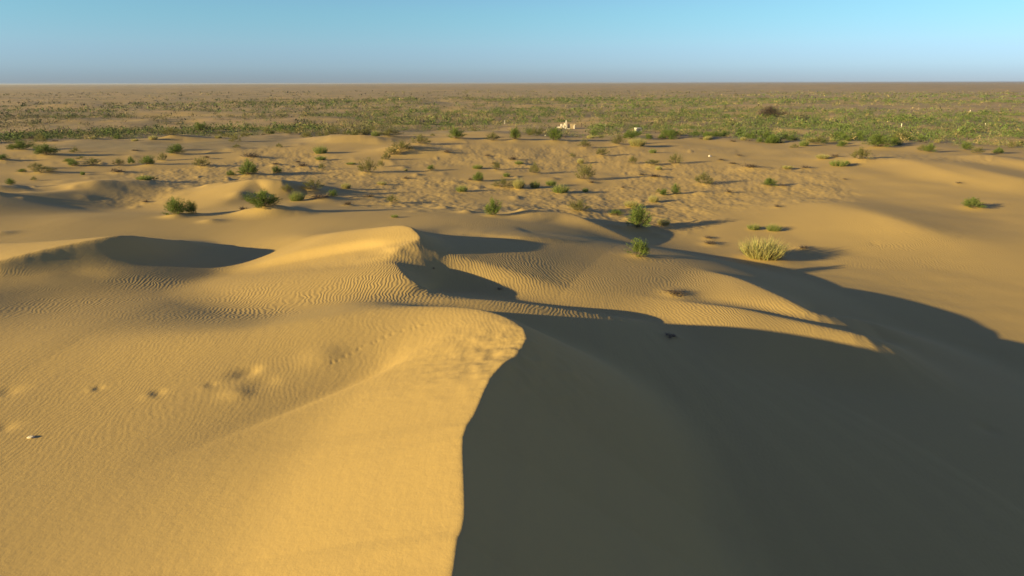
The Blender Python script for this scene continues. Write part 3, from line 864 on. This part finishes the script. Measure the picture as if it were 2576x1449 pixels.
def proto_dead(seed):
    rng = np.random.default_rng(seed)
    n = 90
    d = sphere_dirs(n, -4, 62, rng)
    p0 = np.column_stack([rng.normal(0, .13, (n, 2)), rng.uniform(-.05, .1, n)])
    p1 = p0 + d * np.array([.42, .42, .9]) * rng.uniform(.45, 1.05, (n, 1))
    a = blades(p0, p1, rng.uniform(.014, .034, n), rng.uniform(-.22, .22, n), rng)
    k = 150
    i = rng.integers(0, n, k)
    q0 = p0[i] + (p1[i] - p0[i]) * rng.uniform(.3, 1, (k, 1))
    q1 = q0 + sphere_dirs(k, -20, 60, rng) * np.array([.18, .18, .3]) * rng.uniform(.4, 1, (k, 1))
    b_ = blades(q0, q1, rng.uniform(.01, .02, k), rng.uniform(-.2, .2, k), rng)
    return (mesh_of('branches', [a, b_], M['D']),)


PROTO = {'G': [proto_shrub('G', 100 + i) for i in range(5)], 'O': [proto_shrub('O', 200 + i) for i in range(5)],
         'P': [proto_shrub('P', 300)], 'T': [proto_tuft('T', 400 + i) for i in range(4)], 'S': [proto_tuft('S', 500 + i) for i in range(3)],
         'D': [proto_dead(600 + i) for i in range(5)]}
NAME = {'G': 'green_shrub', 'O': 'olive_shrub', 'P': 'purplish_bush', 'T': 'grass_tuft', 'S': 'straw_clump', 'D': 'dead_brush'}
CAT = {'G': 'shrub', 'O': 'shrub', 'P': 'bush', 'T': 'grass tuft', 'S': 'grass clump', 'D': 'dead brush'}
PARTS = {'G': ('foliage', 'stems'), 'O': ('foliage', 'stems'), 'P': ('foliage', 'stems'), 'T': ('blades', 'stalks'), 'S': ('blades', 'stalks'), 'D': ('twigs', 'branches')}
GROUP = {'G': 'green shrubs on the sand', 'O': 'olive shrubs on the sand', 'T': 'grass tufts on the sand', 'S': 'straw clumps on the sand', 'D': 'dead brush on the sand', 'P': 'purplish bushes'}


def plant(kind, x, y, z, wd, ht, label, rng, parts=True, group=None):
    pr = PROTO[kind][rng.integers(len(PROTO[kind]))]
    rz = rng.uniform(0, 6.283)
    parts = parts and kind != 'D'
    if parts:
        o = bpy.data.objects.new(NAME[kind], None)
        o.empty_display_size = .2
    else:
        o = bpy.data.objects.new(NAME[kind], pr[0])
    COL.objects.link(o)
    o.location = (x, y, z)
    o.rotation_euler = (0, 0, rz)
    o.scale = (wd, wd, ht)
    o['label'] = label
    o['category'] = CAT[kind]
    o['group'] = group or GROUP[kind]
    if parts:
        for nm, me in zip(PARTS[kind], pr):
            c = bpy.data.objects.new(nm, me)
            COL.objects.link(c)
            c.parent = o
    return o


prng = np.random.default_rng(55)
PZ = ground_z(PX, PY)
for (k, zx, zy, ww, hh, kd, lab), x, y, z, wd, ht in zip(PLANTS, PX, PY, PZ, PW, PH):
    f = {'T': 1.25, 'S': 1.2}.get(kd, 1.08)
    plant(kd, x, y, z - .02, wd * f, ht * 1.05, lab, prng, parts=ww / WIN[k][2] > 28)

# ------------------------------------------------------------------ scrub belt: single bushes along its near side, then the mass beyond
brng = np.random.default_rng(77)


# where the scrub is greenest and thickest: bearing from, to (degrees), distance from, to (m), strength
GREEN_PATCHES = [(9, 40, 135, 225, 1.0), (-10, 30, 235, 345, .9), (0, 24, 410, 620, .8), (20, 42, 520, 850, .9), (-11, 2, 185, 250, .55), (-41, -24, 165, 215, .75),
                 (-25, -8, 330, 520, .45), (-41, -30, 300, 420, .4), (-22, -12, 160, 200, .4), (30, 42, 230, 330, .6)]


CLEARINGS = [tuple(float(v[0]) for v in hit(px, py)[:2]) for px, py in ((1424, 324), (1602, 334))]


def scrub_points(n, r0, r1):
    a = np.radians(brng.uniform(-41, 41, n)); R = np.sqrt(brng.uniform(r0 ** 2, r1 ** 2, n))
    x, y = R * np.sin(a), R * np.cos(a)
    _, _, sc = micro(x, y, np.zeros_like(x))
    gp = np.full(n, -.35)
    for a0, a1, q0, q1, amt in GREEN_PATCHES:
        ca, ha, cq, hq = (a0 + a1) / 2, (a1 - a0) / 2, math.log(q0 * q1) / 2, math.log(q1 / q0) / 2
        e = ((np.degrees(a) - ca) / ha) ** 2 + ((np.log(R) - cq) / hq) ** 2
        gp = np.maximum(gp, amt * (1 - .5 * e))
    nz = fbm(x, y, 45, 3, 14.0)
    green = sstep(-.25, .6, gp * .8 + 1.3 * nz)
    dens = sc * np.clip(.10 + .9 * sstep(-.2, .35, gp * 1.15 + fbm(x, y * 1.3, 38, 4, 15.0) * 1.5 + .05), 0, 1)
    for cx, cy in CLEARINGS:
        dens = dens * (1 - .93 * ((np.abs(x - cx * (y / cy)) < 5.5) & (y > cy - 16) & (y < cy + 3)))
    keep = brng.uniform(0, 1, n) < dens
    return x[keep], y[keep], R[keep], green[keep]


def belt_label(k, x, y, wd):
    """says its size, its kind and where along the scrub it stands"""
    size = ('small', 'middling', 'broad', 'very broad')[int(np.digitize(wd, (1.5, 2.0, 2.5)))]
    kind = {'G': 'green leafy bush', 'O': 'grey olive bush', 'S': 'straw coloured clump', 'D': 'dead brown bush'}[k]
    az = math.degrees(math.atan2(x, y))
    (rx, ry), (wx, wy) = CLEARINGS
    if math.hypot(x - rx, y - ry) < 26:
        where = 'in the scrub around the white ruin'
    elif math.hypot(x - wx, y - wy) < 22:
        where = 'in the scrub around the concrete well'
    elif az < -26:
        where = 'in the outermost scrub past the low dunes'
    elif az < -13:
        where = 'at the scrub edge behind the round bright shrub'
    elif az < 3:
        where = 'at the scrub edge above the tracked slip face'
    elif az < 18:
        where = 'at the scrub edge between ruin and smooth dunes'
    elif az < 29:
        where = 'in the scrub behind the dark olive bush on the crest'
    else:
        where = 'in the scrub past the broad rich green bush'
    if math.hypot(x, y) > 170 and az > -26:
        where = where.replace('at the scrub edge', 'deeper in the scrub').replace('in the scrub past', 'deep in the scrub past').replace('in the scrub behind', 'deep in the scrub behind')
    return f'{size} {kind} {where}'


BELT_GROUP = {'G': 'green bushes of the scrub belt', 'O': 'olive bushes of the scrub belt', 'S': 'straw clumps of the scrub belt', 'D': 'dead bushes of the scrub belt'}


def belt_kind(g, u):
    return np.where(u < .74 * g, 'G', np.where(u < .74, 'O', np.where(u < .92, 'S', 'D')))


x, y, R, g = scrub_points(2400, 118, 235)
order_all = np.argsort(R + brng.uniform(0, 26, len(R)))
order = order_all[:150]
bx, by, bR, bg_ = x[order], y[order], R[order], g[order]
bz = ground_z(bx, by)
kinds = belt_kind(bg_, brng.uniform(0, 1, len(bx)))
for x_, y_, z_, k_ in zip(bx, by, bz, kinds):
    wd = brng.uniform(1.1, 2.9) if k_ in 'GO' else brng.uniform(.8, 2.0)
    ht = wd * brng.uniform(.42, .62)
    plant(str(k_), x_, y_, z_ - .03, wd, ht, belt_label(str(k_), x_, y_, wd), brng, parts=False, group=BELT_GROUP[str(k_)])
rest = order_all[150:]


def scrub_mass():
    xs, ys, Rs, gs = [x[rest]], [y[rest]], [R[rest]], [g[rest]]
    for n_, r0, r1 in ((14000, 150, 320), (18000, 320, 560), (14000, 560, 1150)):
        a, b, c, d = scrub_points(n_, r0, r1)
        xs.append(a); ys.append(b); Rs.append(c); gs.append(d)
    X, Y, RR, G = map(np.concatenate, (xs, ys, Rs, gs))
    Z = ground_z(X, Y)
    u = brng.uniform(0, 1, len(X))
    far = sstep(450, 1000, RR)
    kd = belt_kind(G * (1 - .75 * far), u)
    pal = {'G': (.095, .128, .034), 'O': (.14, .135, .058), 'S': (.36, .28, .12), 'D': (.18, .14, .095)}
    V, Tq, colr, off = [], [], [], 0
    for lo, hi, nb in ((0, 200, 90), (200, 330, 46), (330, 560, 20), (560, 2000, 10)):
        i = np.nonzero((RR >= lo) & (RR < hi))[0]
        m = len(i)
        if not m:
            continue
        wd = np.clip(brng.lognormal(.72, .42, m), .8, 5.0) * np.where(np.isin(kd[i], ['S', 'D']), .65, 1) * (1 + .5 * sstep(300, 900, RR[i]))
        ht = wd * brng.uniform(.35, .6, m) * (1 - .35 * sstep(300, 900, RR[i]))
        dirs = sphere_dirs(m * nb, 4, 85, brng).reshape(m, nb, 3)
        rad = brng.uniform(.45, 1.05, (m, nb, 1))
        cen = dirs * rad * np.stack([wd * .5, wd * .5, ht * .95], -1)[:, None, :]
        cen += np.stack([X[i], Y[i], Z[i]], -1)[:, None, :]
        size = (wd[:, None] * np.sqrt(7.0 / nb) * .26 * brng.uniform(.6, 1.3, (m, nb)))[..., None, None]
        tri = brng.normal(size=(m, nb, 3, 3)) * np.array([.62, .62, .8])
        tri = cen[:, :, None, :] + tri * size * .55
        V.append(tri.reshape(-1, 3))
        base = np.array([pal[str(q)] for q in kd[i]])
        base = base * brng.uniform(.85, 1.15, (m, 1))
        cc = np.repeat(base, nb, 0) * brng.uniform(.8, 1.2, (m * nb, 1))
        colr.append(np.repeat(cc, 3, 0))
    V = np.concatenate(V); colr = np.concatenate(colr)
    F = np.arange(len(V)).reshape(-1, 3)
    me = mesh_from(V, [F], 'scrub')
    ca = me.color_attributes.new('leaf_colour', 'FLOAT_COLOR', 'POINT')
    ca.data.foreach_set('color', np.column_stack([colr, np.ones(len(colr))]).astype(np.float32).ravel())
    m_, n_, b_ = new_mat('scrub_leaf')
    at = nd(n_, 'ShaderNodeAttribute', attribute_name='leaf_colour')
    n_.links.new(at.outputs['Color'], b_.inputs['Base Color'])
    me.materials.append(m_)
    o = bpy.data.objects.new('scrub', me)
    COL.objects.link(o)
    o['kind'] = 'stuff'
    o['label'] = 'dense low scrub of green, olive and straw bushes covering the plain'
    o['category'] = 'scrub'
    print('scrub bushes', len(X), 'triangles', len(F))


scrub_mass()


# ------------------------------------------------------------------ small works of man in the scrub, a pale stone on the apron
def stone_mat(name, c1, c2, sc=3.0):
    m, n, b = new_mat(name)
    g = nd(n, 'ShaderNodeNewGeometry')
    f = ramp(n, noise(n, g.outputs['Position'], sc, 5, .65), .3, .7)
    n.links.new(mixc(n, f, c1, c2), b.inputs['Base Color'])
    return m


m_white = stone_mat('limewash', (.80, .74, .60), (.62, .54, .40))
m_pale = stone_mat('pale_rock', (.60, .52, .36), (.46, .38, .24))
m_block = stone_mat('pale_brick', (.55, .42, .24), (.44, .33, .18))
m_conc = stone_mat('old_concrete', (.46, .42, .30), (.30, .28, .19))
m_wood = stone_mat('dark_wood', (.10, .075, .05), (.06, .045, .03))


class Build:
    """gathers boxes and prisms; link() makes them one mesh object"""

    def __init__(self):
        self.v, self.f = [], []

    def prism(self, base, top):
        k = len(base); o = len(self.v)
        self.v += [tuple(p) for p in base] + [tuple(p) for p in top]
        self.f.append([o + i for i in range(k)][::-1])
        self.f.append([o + k + i for i in range(k)])
        for i in range(k):
            j = (i + 1) % k
            self.f.append([o + i, o + j, o + k + j, o + k + i])
        return self

    def box(self, x0, x1, y0, y1, z0, z1, taper=0.0, tilt=(0, 0)):
        t = taper
        return self.prism([(x0, y0, z0), (x1, y0, z0), (x1, y1, z0), (x0, y1, z0)],
                          [(x0 + t + tilt[0], y0 + t + tilt[1], z1), (x1 - t + tilt[0], y0 + t + tilt[1], z1), (x1 - t + tilt[0], y1 - t + tilt[1], z1), (x0 + t + tilt[0], y1 - t + tilt[1], z1)])

    def link(self, name, mat, parent=None, bevel=0.0):
        me = bpy.data.meshes.new(name)
        me.from_pydata(self.v, [], self.f)
        me.materials.append(mat)
        o = bpy.data.objects.new(name, me)
        COL.objects.link(o)
        if parent:
            o.parent = parent
        if bevel:
            b = o.modifiers.new('soft_edges', 'BEVEL')
            b.width = bevel
            b.segments = 2
        return o


def root(name, px, py, label, cat, rz=0.0, group=None):
    x, y, t = hit(px, py)
    z = ground_z(x, y)
    o = bpy.data.objects.new(name, None)
    COL.objects.link(o)
    o.empty_display_size = .3
    o.location = (float(x[0]), float(y[0]), float(z[0]) - .05)
    o.rotation_euler = (0, 0, rz)
    tag(o, label, cat, group)
    return o, math.hypot(float(t[0]), CAM_H) / F_D


def tag(o, label, cat, group=None):
    o['label'] = label
    o['category'] = cat
    if group:
        o['group'] = group


# white ruin: tall slotted stele on a plinth, stepped wall falling away on one side, brick wall stub on the other
ru, u = root('ruin', 1424, 324, 'white ruined monument with a tall slotted stele standing in the scrub', 'ruin')
u *= .6708 / .6708
S = 188 / F_D * .6708      # metres per source pixel there
st = Build()
w_, h_ = 6.0 * S, 31 * S
st.prism([(-w_ / 2, -.25, 0), (-w_ * .12, -.25, 0), (-w_ * .12, .25, 0), (-w_ / 2, .25, 0)], [(-w_ * .36, -.2, h_ * .82), (-w_ * .10, -.2, h_ * .82), (-w_ * .10, .2, h_ * .82), (-w_ * .36, .2, h_ * .82)])
st.prism([(w_ * .12, -.25, 0), (w_ / 2, -.25, 0), (w_ / 2, .25, 0), (w_ * .12, .25, 0)], [(w_ * .10, -.2, h_ * .82), (w_ * .36, -.2, h_ * .82), (w_ * .36, .2, h_ * .82), (w_ * .10, .2, h_ * .82)])
st.link('stele', m_white, ru)
cap_ = Build()
arc = [(w_ * .37 * math.cos(a), h_ * .823 + h_ * .17 * math.sin(a)) for a in np.linspace(0, math.pi, 9)]
cap_.prism([(x_, -.2, z_) for x_, z_ in arc], [(x_, .2, z_) for x_, z_ in arc])
cap_.link('stele_head', m_white, ru)
Build().box(-w_ * .11, w_ * .11, -.1, .12, .3, h_ * .815).link('slot_back', m_conc, ru)
Build().box(-.45, .95, -1.1, -.28, -.2, .22).link('plinth', m_white, ru, .03)
sw = Build()
for x0, x1, zt in ((-4.6, -3.6, .22), (-3.58, -2.9, .30), (-2.88, -2.2, .48), (-2.18, -1.55, .62), (-1.53, -1.05, 1.30), (-1.03, -.62, 1.12), (-.60, -.28, 1.55)):
    sw.box(x0, x1, .1 + brng.uniform(-.06, .06), .5, -.3, zt, .03)
sw.link('stepped_wall', m_white, ru)
Build().box(-1.72, -1.1, -.5, -.1, -.2, .45, .04).link('wall_stub', m_block, ru, .03)
bw = Build()
for rw in range(6):
    x_ = .45 + (rw % 2) * .14
    top = 1.9 - .05 * rw
    while x_ < 1.95 - .06 * max(0, rw - 3) * 3:
        ln_ = brng.uniform(.24, .34)
        bw.box(x_, x_ + ln_ - .02, .12 + brng.uniform(-.02, .02), .42, rw * .24 - .1, rw * .24 + .12)
        x_ += ln_
bw.link('brick_wall', m_block, ru)['kind'] = 'stuff'
Build().box(2.0, 2.34, .0, .4, -.2, 1.05, .03).link('pier', m_white, ru, .03)
Build().box(1.98, 2.6, .05, .45, 1.06, 1.34, .06).link('fallen_block', m_block, ru, .03)
ru.scale = (1.05, 1.05, 1.05)

# concrete well with a white slab lid
we, u = root('well', 1602, 334, 'squat pale concrete well box under a white slab lid', 'well', .35)
Build().prism([(.68 * math.cos(a), .68 * math.sin(a), -.2) for a in np.linspace(0, 2 * math.pi, 9)[:-1]], [(.66 * math.cos(a), .66 * math.sin(a), 1.08) for a in np.linspace(0, 2 * math.pi, 9)[:-1]]).link('well_ring', m_conc, we)
Build().box(-.5, .86, -.66, .66, 1.084, 1.2).link('lid', m_white, we, .02)
Build().box(.74, .86, -.62, -.5, -.2, 1.08).link('post', m_white, we)
for i in range(3):
    Build().box(-.70 + i * .18, -.58 + i * .18, -.70 + .02 * i, -.64 + .02 * i, -.1, 1.0).link('stave', m_white, we)

POSTS = [  # px, py of the foot, width px, height px (2576 view), material, label
    (1522.5, 319, 2.0, 8.5, m_white, 'stubby white marker post midway from the white ruin to the well'),
    (1270, 312, 1.3, 12, m_white, 'tall thin pale pole standing alone in the scrub'),
    (2267, 321, 1.8, 10, m_white, 'slim white post in the green scrub, tallest of the three there'),
    (2440.5, 281, 1.6, 4, m_white, 'tiny white marker post, farthest out in the green scrub'),
    (2478, 316, 1.4, 6, m_white, 'thin leaning white marker post near the edge of the picture'),
    (1462.7, 320, 1.3, 13, m_wood, 'dark wooden pole beside the brick end of the ruin'),
    (1471.5, 319, 1.3, 13, m_wood, 'second dark wooden pole, a step away from the ruin'),
]
for px, py, wpx, hpx, mt, lab in POSTS:
    o, u = root('marker_post' if mt is m_white else 'wooden_pole', px, py, lab, 'post', brng.uniform(0, 1))
    a_ = max(wpx * u, .1) * .4; hh = hpx * u * .85
    Build().box(-a_, a_, -a_, a_, -.3, hh * .93, a_ * .15).link('shaft', mt, o)
    Build().box(-a_ * 1.15, a_ * 1.15, -a_ * 1.15, a_ * 1.15, hh * .93 + .002, hh, a_ * .3).link('cap', mt, o)

# pale stones and litter


def stone(px, py, wpx, flat, label, name, cat, mat, seed):
    x, y, t = hit(px, py)
    z = float(ground_z(x, y)[0])
    r0 = wpx / 2 * math.hypot(float(t[0]), CAM_H) / F_D
    rg = np.random.default_rng(seed)
    import bmesh
    bm = bmesh.new()
    bmesh.ops.create_icosphere(bm, subdivisions=3, radius=1)
    ph = rg.uniform(0, 10, 3)
    for v in bm.verts:
        c = v.co.copy()
        k = 1 + .18 * math.sin(3 * c.x + ph[0]) + .14 * math.sin(4 * c.y + ph[1]) + .10 * math.sin(5 * c.z + ph[2])
        v.co = Vector((max(-.85, min(.85, c.x * k)), max(-.8, min(.8, c.y * k)), max(-.75, min(.75, c.z * k))))
    me = bpy.data.meshes.new(name)
    bm.to_mesh(me); bm.free()
    me.materials.append(mat)
    o = bpy.data.objects.new(name, me)
    COL.objects.link(o)
    o.location = (float(x[0]), float(y[0]), z + r0 * flat * .35)
    o.scale = (r0 * 1.15, r0 * .8, r0 * flat)
    o.rotation_euler = (.1, .15, rg.uniform(0, 3))
    tag(o, label, cat)


stone(78, 1101, 13, .45, 'pale white stone on the bare sand apron', 'pale_stone', 'stone', m_pale, 1)
stone(1786, 394, 7, .9, 'small white block lying on the far bare sand', 'white_block', 'block', m_white, 2)
stone(1372, 342, 5, .8, 'white scrap lying among bushes below the ruin', 'white_scrap', 'litter', m_white, 3)
stone(1898, 315, 8, .5, 'flat white slab lying in the green scrub', 'white_slab', 'slab', m_white, 4)


# ------------------------------------------------------------------ air between here and the horizon
def build_haze():
    m = bpy.data.materials.new('haze')
    m.use_nodes = True
    n = m.node_tree
    n.nodes.clear()
    out = n.nodes.new('ShaderNodeOutputMaterial')
    v = n.nodes.new('ShaderNodeVolumePrincipled')
    v.inputs['Color'].default_value = (.55, .60, .68, 1)
    v.inputs['Density'].default_value = HAZE
    v.inputs['Anisotropy'].default_value = 0.2
    n.links.new(v.outputs[0], out.inputs['Volume'])
    bb = np.array([v.co for v in ground.data.vertices]) if False else None
    co = np.empty(len(ground.data.vertices) * 3, np.float32)
    ground.data.vertices.foreach_get('co', co)
    co = co.reshape(-1, 3)
    L = float(np.abs(co[:, :2]).max()) + 500
    z0 = float(co[:, 2].min()) - 1.0
    z1 = max(float(co[:, 2].max()), CAM_H) + 1.5
    b = Build().box(-L, L, -L, L, z0, z1)
    o = b.link('haze', m)
    o['kind'] = 'stuff'
    o['label'] = 'thin pale air that greys the far plain towards the horizon'
    o['category'] = 'haze'


HAZE = 8e-5
build_haze()
